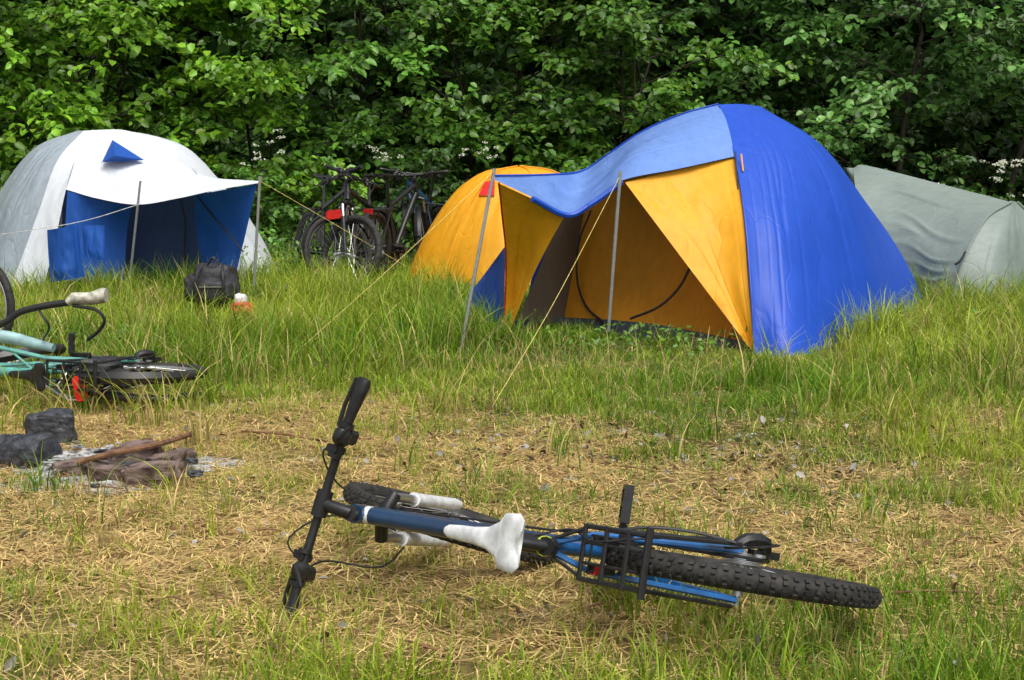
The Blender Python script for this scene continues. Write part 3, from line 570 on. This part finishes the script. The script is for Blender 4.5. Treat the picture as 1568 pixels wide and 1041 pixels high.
    if bar:
        b_=MB(S); g=MB(S); B=V((.47,0,.695)); b_.tube([(.393,0,.655),(.42,0,.675),B],.018,10)
        b_.tube([B+V((0,-.035,0)),B+V((0,.035,0))],.022,12)
        pts=[B+V((-.03,-bw,.01)),B+V((-.015,-bw*.65,.01)),B+V((0,-.08,.0)),B,B+V((0,.08,0)),B+V((-.015,bw*.65,.01)),B+V((-.03,bw,.01))]
        b_.tube(curve(pts,25),.0125,10)
        for s in (0,-1):
            p=pts[s]; q_=pts[1 if s==0 else -2]; d=(q_-p).normalized(); up=V((0,0,1))
            g.tube([p-d*.004,p+d*.01,p+d*.05,p+d*.09,p+d*.12],[.020,.025,.022,.018,.0165],12,flat=.75)
            b_.tube([p+d*.122,p+d*.135],.021,12); b_.tube([p+d*.135,p+d*.15,p+d*.175,p+d*.185],[.016,.026,.025,.015],10)
            b_.box(p+d*.158+V((.005,0,-.022)),[d,V((1,0,.3)),V((-.3,0,1))],(.02,.022,.016),.4)
            b_.tube([p+d*.15+V((.02,0,-.005)),p+d*.13+V((.045,0,-.01)),p+d*.08+V((.055,0,-.012)),p+d*.0+V((.05,0,-.012))],[.009,.007,.006,.006],8)
            b_.box(p+d*.20+V((.012,0,-.005)),[d,V((1,0,0)),up],(.011,.022,.016),.4)
            b_.tube([p+d*.17+V((0,0,.02)),p+d*.16+V((-.03,0,.03)),p+d*.13+V((-.04,0,.02))],[.009,.008,.006],6)
            b_.disc(p+d*.215,d,.019,.012,12)
        g.make('grips',grip,e); b_.make('handlebar',M_black,e)
        cb=MB(S)
        cb.tube(curve([B+V((0,-.17,0)),B+V((.1,-.12,-.03)),B+V((.12,-.04,-.14)),B+V((.0,-.03,-.22)),B+V((-.05,-.028,-.22))],20),.0028,6)
        cb.tube(curve([B+V((0,.17,0)),B+V((.12,.13,-.02)),B+V((.14,.05,-.14)),B+V((.04,.03,-.24)),B+V((-.03,.028,-.25))],20),.0028,6)
        cb.tube(curve([B+V((0,.19,0)),B+V((.06,.16,-.12)),B+V((.0,.14,-.26)),B+V((.04,.08,-.36))],20),.0028,6)
        cb.make('cables',M_black,e)
    dt=MB(T); bl=MB(T)
    for rr,y in ((.088,-.048),(.07,-.042),(.052,-.036)):
        dt.tube([(math.cos(a)*rr,y,math.sin(a)*rr) for a in [2*math.pi*i/40 for i in range(40)]],.0035,6,True)
    for i in range(4):
        a=math.pi/2*i+.4; bl.tube([(0,-.045,0),(math.cos(a)*.086,-.045,math.sin(a)*.086)],[.01,.006],6)
    for i in range(8): dt.disc((-.43,-.032-.0035*i,.05),(0,1,0),.058-.005*i,.002,24)
    ca=crank; cx_,cz_=math.cos(ca)*.17,math.sin(ca)*.17
    for s,k in ((-1,1),(1,-1)):
        bl.tube([(0,.06*s,0),(cx_*k*.5,.068*s,cz_*k*.5),(cx_*k,.075*s,cz_*k)],[.015,.011,.012],8)
        bl.tube([(cx_*k,.075*s,cz_*k),(cx_*k,.185*s,cz_*k)],.009,8)
        for q_ in (-.035,.035): bl.box((cx_*k+q_*.7,.135*s,cz_*k-q_*.7),[(1,0,1),(0,1,0),(1,0,-1)],(.012,.050,.006))
        for q_ in (.09,.135,.18): bl.box((cx_*k,q_*s,cz_*k),[(0,1,0),(1,0,-1),(1,0,1)],(.006,.038,.012))
    ch=[(0,-.045,.088),(-.2,-.045,.085),(-.42,-.045,.095),(-.47,-.045,.07),(-.475,-.045,.03),(-.44,-.045,-.02),(-.425,-.045,-.07),(-.40,-.045,-.06),(-.2,-.045,-.08),(0,-.045,-.088),(.06,-.045,-.062),(.088,-.045,0),(.06,-.045,.065)]
    bl.tube([p for p in ch],.0055,6,True)
    bl.tube(curve([(-.41,-.075,.05),(-.425,-.092,.03),(-.44,-.092,-.02),(-.43,-.07,-.04)],8),[.018]*8,8); bl.box((-.425,-.06,-.045),[(.1,0,1),(1,0,0),(0,1,0)],(.05,.014,.01))
    bl.tube(curve([(-.44,-.085,-.03),(-.50,-.09,.0),(-.51,-.08,.08),(-.42,-.065,.10),(-.3,-.06,.06)],16),.003,6)
    dt.disc((-.43,-.055,-.015),(0,1,0),.02,.008,14); dt.disc((-.42,-.055,-.078),(0,1,0),.02,.008,14)
    dt.make('chainrings',M_steel,e); bl.make('cranks_pedals_chain',M_black,e)
    bk=MB(T); bk.box((-.235,.035,.355),[(1,0,0),(0,1,0),(0,0,1)],(.012,.012,.04)); bk.box((-.235,-.035,.355),[(1,0,0),(0,1,0),(0,0,1)],(.012,.012,.04)); bk.tube([(-.23,-.04,.40),(-.24,0,.405),(-.23,.04,.40)],.003,6); bk.make('rear_brake',M_black,e)
    xe=rx0-rlen
    if rack:
        r_=MB(T); z=.402
        for y in (-.065,-.025,.025,.065): r_.tube([(rx0,y,z),(xe if abs(y)>.05 else xe+.02,y,z)],.0065 if abs(y)>.05 else .0045,6)
        for x in (rx0,rx0-rlen*.35,rx0-rlen*.7,xe): r_.tube([(x,-.07,z+.002),(x,.07,z+.002)],.0065,6)
        r_.tube([(xe,-.085,z),(xe,.085,z)],.0095,8)
        for s in (-1,1):
            r_.tube([(rx0-.05,.065*s,z),(-.43,.078*s,.07)],.0055,6); r_.tube([(xe+.03,.065*s,z),(-.43,.078*s,.07)],.0055,6); r_.tube([(rx0,.06*s,z),(-.13,.02*s,.43)],.005,6)
        r_.make('luggage_rack',M_black,e)
    if fender is not None:
        for c,TT,a0,a1,nm in (((-.43,0,.05),T,.1,2.9,'rear'),((.65,0,.05),S,.3,2.9,'front')):
            fm=MB(TT); vs=[];fs=[]
            for i in range(25):
                a=a0+(a1-a0)*i/24
                for w_,dz_ in ((-.03,-.012),(0,0),(.03,-.012)): vs.append((c[0]+math.cos(a)*(R+tr+.018+dz_)*(-1 if nm=='rear' else 1),w_,c[2]+math.sin(a)*(R+tr+.018+dz_)))
            for i in range(24):
                for j in (0,1): fs.append((i*3+j,i*3+j+1,i*3+j+4,i*3+j+3))
            fm.add(vs,fs); fm.make(nm+'_mudguard',fender,e)
    if rack and light:
        lt=MB(T); lt.box((xe-.03,0,.385),[(0,1,0),(0,0,1),(1,0,0)],(.04,.025,.014)); lt.make('rear_reflector',M_red,e)
    return e,T,S
bb=Vector((.312,3.87,.116))
e,T,S=bicycle('mountain_bike',(-.70,.712,-.060),(-.70,-.66,.272),bb,frame=M_navyp,stay=M_bluep,saddle=M_whitep,fork=M_whitep,knobs=True,tr=.0275,crank=2.2,rack=True,steer=-9,light=False,rlen=.20,rx0=-.21,seatoff=(.115,-.04),bw=.345,scale=1.015)
m=MB(T); m.tube([(-.139,0,.461),(-.142,0,.470)],.0255,14); m.make('seat_clamp_lime',M_lime,e)
m=MB(T); m.tube([(.40,0,.595),(.385,0,.59)],.0245,14); m.make('frame_decal',M_whitep,e)
m=MB(T); m.tube([(.02,0,.470),(-.12,0,.423)],.0245,14); m.make('frame_decal_black',M_black,e)
m=MB(T)
m.tube(curve([(-.08,-.02,.45),(-.16,-.05,.40),(-.25,-.03,.42),(-.33,-.05,.37),(-.40,-.08,.2),(-.43,-.08,.06)],24),.003,6)
m.tube(curve([(.3,-.03,.55),(.1,-.035,.48),(-.1,-.04,.42),(-.2,-.05,.36)],24),.003,6)
m.tube(curve([(-.2,-.06,.30),(-.28,-.085,.24),(-.36,-.09,.16),(-.44,-.08,.10)],24),.004,6)
m.box((-.09,.0,.09),[(1,0,.2),(0,1,0),(-.2,0,1)],(.04,.03,.02)); m.box((-.26,-.045,.30),[(-.5,0,1),(0,1,0),(1,0,.5)],(.05,.012,.012)); m.make('brake_cables',M_black,e)
m=MB(T); m.box((-.24,.04,.385),[(1,0,0),(0,1,0),(0,0,1)],(.012,.010,.008)); m.make('brake_pads_red',M_red,e)
# left lying bicycle
e,T,S=bicycle('teal_bicycle',(-.83,.55,-.02),(-.55,-.83,.06),(-2.22,7.40,.14),frame=M_teal,stay=M_teal,steer=15,rack=True,crank=1.9,bar=False,fender=M_black,tr=.026,seatoff=(0,-.12),light=False)
m=MB(); h0=S(Vector((.40,0,.64)))
m.tube(curve([h0,P(-60,505,7.1),P(0,497,7.1),P(30,478,7.1),P(70,468,7.1),P(112,462,7.1)],24),.018,10)
m.tube(curve([P(112,468,7.08),P(146,474,7.05),P(160,490,7.05),P(150,508,7.07),P(134,520,7.1)],16),[.009]*16,8)
m.tube(curve([P(60,476,7.1),P(75,500,7.1),P(66,520,7.2)],10),.006,6)
m.make('handlebar',M_black,e)
m=MB(); m.tube([P(104,463,7.1),P(112,457,7.1),P(140,457,7.1),P(158,452,7.1),P(163,452,7.1)],[.028,.044,.046,.056,.05],14,flat=.7); m.make('grip_cover_white',solid('dirty_white',(.42,.41,.34),.6,0,.4,30,.3),e)
m=MB(); m.tube([P(-40,508,7.25),P(20,518,7.25),P(82,533,7.2)],[.032,.034,.022],12); m.make('top_tube_aqua',M_aqua,e)
m=MB(); m.tube([P(-10,560,7.1),P(60,556,7.1),P(110,575,7.0)],.010,8); m.tube([P(20,540,7.1),P(90,600,6.95),P(110,610,6.95)],.006,8); m.tube([P(-10,530,7.1),P(70,548,7.1),P(140,552,7.2)],.012,8); m.make('frame_tubes_teal',M_teal,e)
m=MB(); blob(m,P(150,566,7.05),.12,.10,.06,3,amp=.4); blob(m,P(185,580,7.0),.08,.06,.05,9,amp=.4); m.make('pannier_bag_black',M_cloth,e)
m=MB(); m.tube([P(104,612,6.9),P(88,590,6.92),P(102,572,6.95),P(150,556,7.1)],.007,8); m.tube([P(60,585,6.95),P(104,612,6.9),P(140,612,6.9)],.006,8); m.tube([P(150,600,6.88),P(210,570,7.1)],.004,6); m.tube([P(160,604,6.88),P(215,590,7.1)],.004,6); m.make('rack_stay_steel',M_steel,e)
m=MB(); m.box(P(123,594,6.86),[(1,0,.15),(-.15,0,1),(0,1,0)],(.027,.062,.02),.5); m.make('rear_light_red',M_red,e)
m=MB(); m.box(P(124,573,6.88),[(1,0,.15),(-.15,0,1),(0,1,0)],(.030,.010,.018),.5); m.make('light_bracket',M_steel,e)
m=MB(); m.tube(curve([P(135,600,6.9),P(190,608,6.85),P(250,612,6.88),P(296,606,7.0)],14),.022,10); m.make('rear_mudguard_flap',M_black,e)
fw=P(-52,482,8.4)
bicycle('parked_bicycle',(.93,-.37,0),(.03,.05,1),(fw.x-.65*.93,8.4+.65*.37,.30),frame=M_black,steer=4,rack=False,fender=None,rimmat=M_steel,light=False,tr=.024,crank=1)
for nm,x,d,hd,ln,stt,fr in [('parked_bicycle',494,13.3,(.45,-.9),.16,25,M_black),('parked_bicycle',562,13.5,(-.25,-.97),-.06,-35,M_black),('parked_bicycle',603,13.9,(.35,.94),.05,20,M_black),('parked_bicycle',648,15.4,(-.45,.9),.05,-15,M_navyp)]:
    eb,T,S=bicycle(nm,(hd[0],hd[1],0),(ln,0,1),((x-784)/2178*d,d,.335),frame=fr,steer=stt,fender=None if x<550 else M_black,crank=random.random()*3,scale=1.08,rimmat=M_black,light=(x==603),tr=.028,seatoff=(0,.03))
    if x==494:
        m=MB(); c=P(512,328,12.85); m.box(c,[(1,0,.1),(0,0,1),(0,1,0)],(.07,.040,.05),.4); m.make('handlebar_bag_red',M_red,eb)
# ---------- campfire
def rock(m,c,h,ax,seed,n=6,amp=.18):
    vs=[];fs=[];ids={}
    c=Vector(c); ax=[Vector(a).normalized() for a in ax]
    def vid(p):
        k=tuple(round(x,4) for x in p)
        if k not in ids:
            d=Vector(p); d2=d*(1-.22*max(0,(d.length-1.05)))
            q_=d2*(1+amp*noise.noise(d*1.3+Vector((seed,0,0)))+amp*.4*noise.noise(d*3+Vector((seed,5,0)))+amp*.15*noise.noise(d*7+Vector((seed,5,0))))
            ids[k]=len(vs); vs.append(c+ax[0]*q_.x*h[0]+ax[1]*q_.y*h[1]+ax[2]*q_.z*h[2])
        return ids[k]
    for a in range(3):
        for s in (-1,1):
            for i in range(n):
                for j in range(n):
                    qd=[]
                    for (u,v) in ((i,j),(i+1,j),(i+1,j+1),(i,j+1)):
                        p=[0,0,0]; p[a]=s; p[(a+1)%3]=-1+2*u/n; p[(a+2)%3]=-1+2*v/n; qd.append(vid(p))
                    fs.append(tuple(qd if s>0 else qd[::-1]))
    m.add(vs,fs)
E=empty('campfire_remains',G(150,715))
m=MB(); n_=20;k_=26;vs=[];fs=[]
A,B_=P(-90,700,5.85),P(76,696,5.6); dl=(B_-A).normalized(); x_=dl.cross(Vector((0,0,1))).normalized(); y_=dl.cross(x_)
for i in range(n_+1):
    s=i/n_; 
    for k in range(k_):
        a=2*math.pi*k/k_; d=Vector((math.cos(a),math.sin(a),s*6)); r_=.084*(1+.08*noise.noise(d*1.5)+.07*noise.noise(d*4)+.03*noise.noise(d*9))*(1 if s<.97 else .88)
        vs.append(A.lerp(B_,s)+x_*math.cos(a)*r_+y_*math.sin(a)*r_)
for i in range(n_):
    for k in range(k_): fs.append((i*k_+k,i*k_+(k+1)%k_,(i+1)*k_+(k+1)%k_,(i+1)*k_+k))
fs.append(tuple(n_*k_+k for k in range(k_))); fs.append(tuple(range(k_))[::-1]); m.add(vs,fs); m.make('charred_log',M_coal,E,False)
m=MB(); rock(m,P(77,662,6.1),(.106,.085,.092),[(1,.3,.05),(-.3,1,0),(-.05,0,1)],3,12,.16); m.make('charred_stump',M_coal,E,False)
m=MB()
for x,y,d,h,rz,sd0 in [(205,712,5.55,(.10,.06,.055),.35,1),(255,722,5.5,(.065,.055,.048),-.5,2),(165,728,5.45,(.07,.045,.034),.1,5),(280,706,5.6,(.05,.04,.035),.9,6),(112,722,5.5,(.07,.05,.030),.5,8),(225,698,5.5,(.06,.04,.045),1.2,11),(232,733,5.5,(.10,.04,.040),.05,13)]:
    c=G(x,y+6); c.z=h[2]*.8; rock(m,c,h,[(math.cos(rz),math.sin(rz),.15*math.sin(sd0)),(-math.sin(rz),math.cos(rz),.1),(0,-.1,1)],sd0,8,.22)
m.make('burnt_stones',M_brick,E,False)
m=MB()
for i in range(30):
    c=G(random.gauss(190,60),random.gauss(716,12)); s=random.uniform(.007,.020); c.z=s*.7+.02; rock(m,c,(s*1.6,s,s*.7),[(1,random.random(),0),(-random.random(),1,0),(0,0,1)],i,4,.5)
m.make('charcoal_lumps',M_coal,E,False)
m=MB()
for i in range(30):
    c=G(random.gauss(150,42),random.gauss(708,11)); s=random.uniform(.006,.020); c.z=s*.5+.02; rock(m,c,(s*1.6,s,s*.5),[(1,random.random(),0),(-random.random(),1,0),(0,0,1)],i+50,4,.5)
m.make('ash_flakes',M_ash,E,False)
c=G(172,714); vs=[];fs=[]
for i in range(15):
    for j in range(60):
        a=2*math.pi*j/60; r_=i/14*(1+.6*noise.noise(Vector((math.cos(a)*1.8,math.sin(a)*1.8,2)))); x=c.x+math.cos(a)*r_*.42; y=c.y+math.sin(a)*r_*.42; vs.append((x,y,float(gh(x,y))+.034*(1-(i/14)**2)-.005+.022*noise.noise(Vector((x*22,y*22,0)))))
for i in range(14):
    for j in range(60): fs.append((i*60+j,(i+1)*60+j,(i+1)*60+(j+1)%60,i*60+(j+1)%60))
m=MB(); m.add(vs,fs); m.make('ash_bed',M_ash,E)
line('stick',[G(120,708,.06),G(180,692,.11),G(235,682,.11),G(294,664,.03)],.012,M_stick,E,8,12)
line('twig',[G(180,692,.10),G(225,672,.06),G(250,690,.03)],.007,M_stick,E,6,12)
# litter
n=2100; X=rng.normal(.75,.55,n);Y=rng.normal(6.0,.5,n); k=rng.random(n)<.55; X[k]=rng.uniform(-2.2,2.4,k.sum());Y[k]=rng.uniform(3,7.4,k.sum())
col=np.where(rng.random((n,1))<.42,np.array([[.34,.32,.29]]),np.array([[.12,.07,.035]]))*(.4+.8*rng.random((n,1)))
V,Q,C=leafmesh(np.stack([X,Y,gh(X,Y)+.006+.014*rng.random(n)],1),rng.normal(0,1,(n,3))*[1,1,.4],np.stack([rng.normal(0,.9,n),rng.normal(0,.9,n),np.ones(n)],1),.018+.032*rng.random(n)**1.6,col,.26)
npmesh('dead_leaf_litter',V,Q,C,M_straw)
m=MB()
for i in range(90):
    x,y=random.uniform(-2.2,2.2),random.uniform(3.0,7.6); a=random.random()*6.28; l=random.uniform(.04,.18)
    m.tube(curve([(x,y,.02),(x+math.cos(a)*l*.5,y+math.sin(a)*l*.5,.028),(x+math.cos(a+.3)*l,y+math.sin(a+.3)*l,.018)],6),.003,5)
m.tube(curve([G(1360,908,.02),G(1430,904,.03),G(1500,908,.02)],8),.004,6)
m.tube(curve([G(370,660,.02),G(430,664,.03),G(500,676,.02)],8),.005,6)
m.make('fallen_twigs',M_stick)
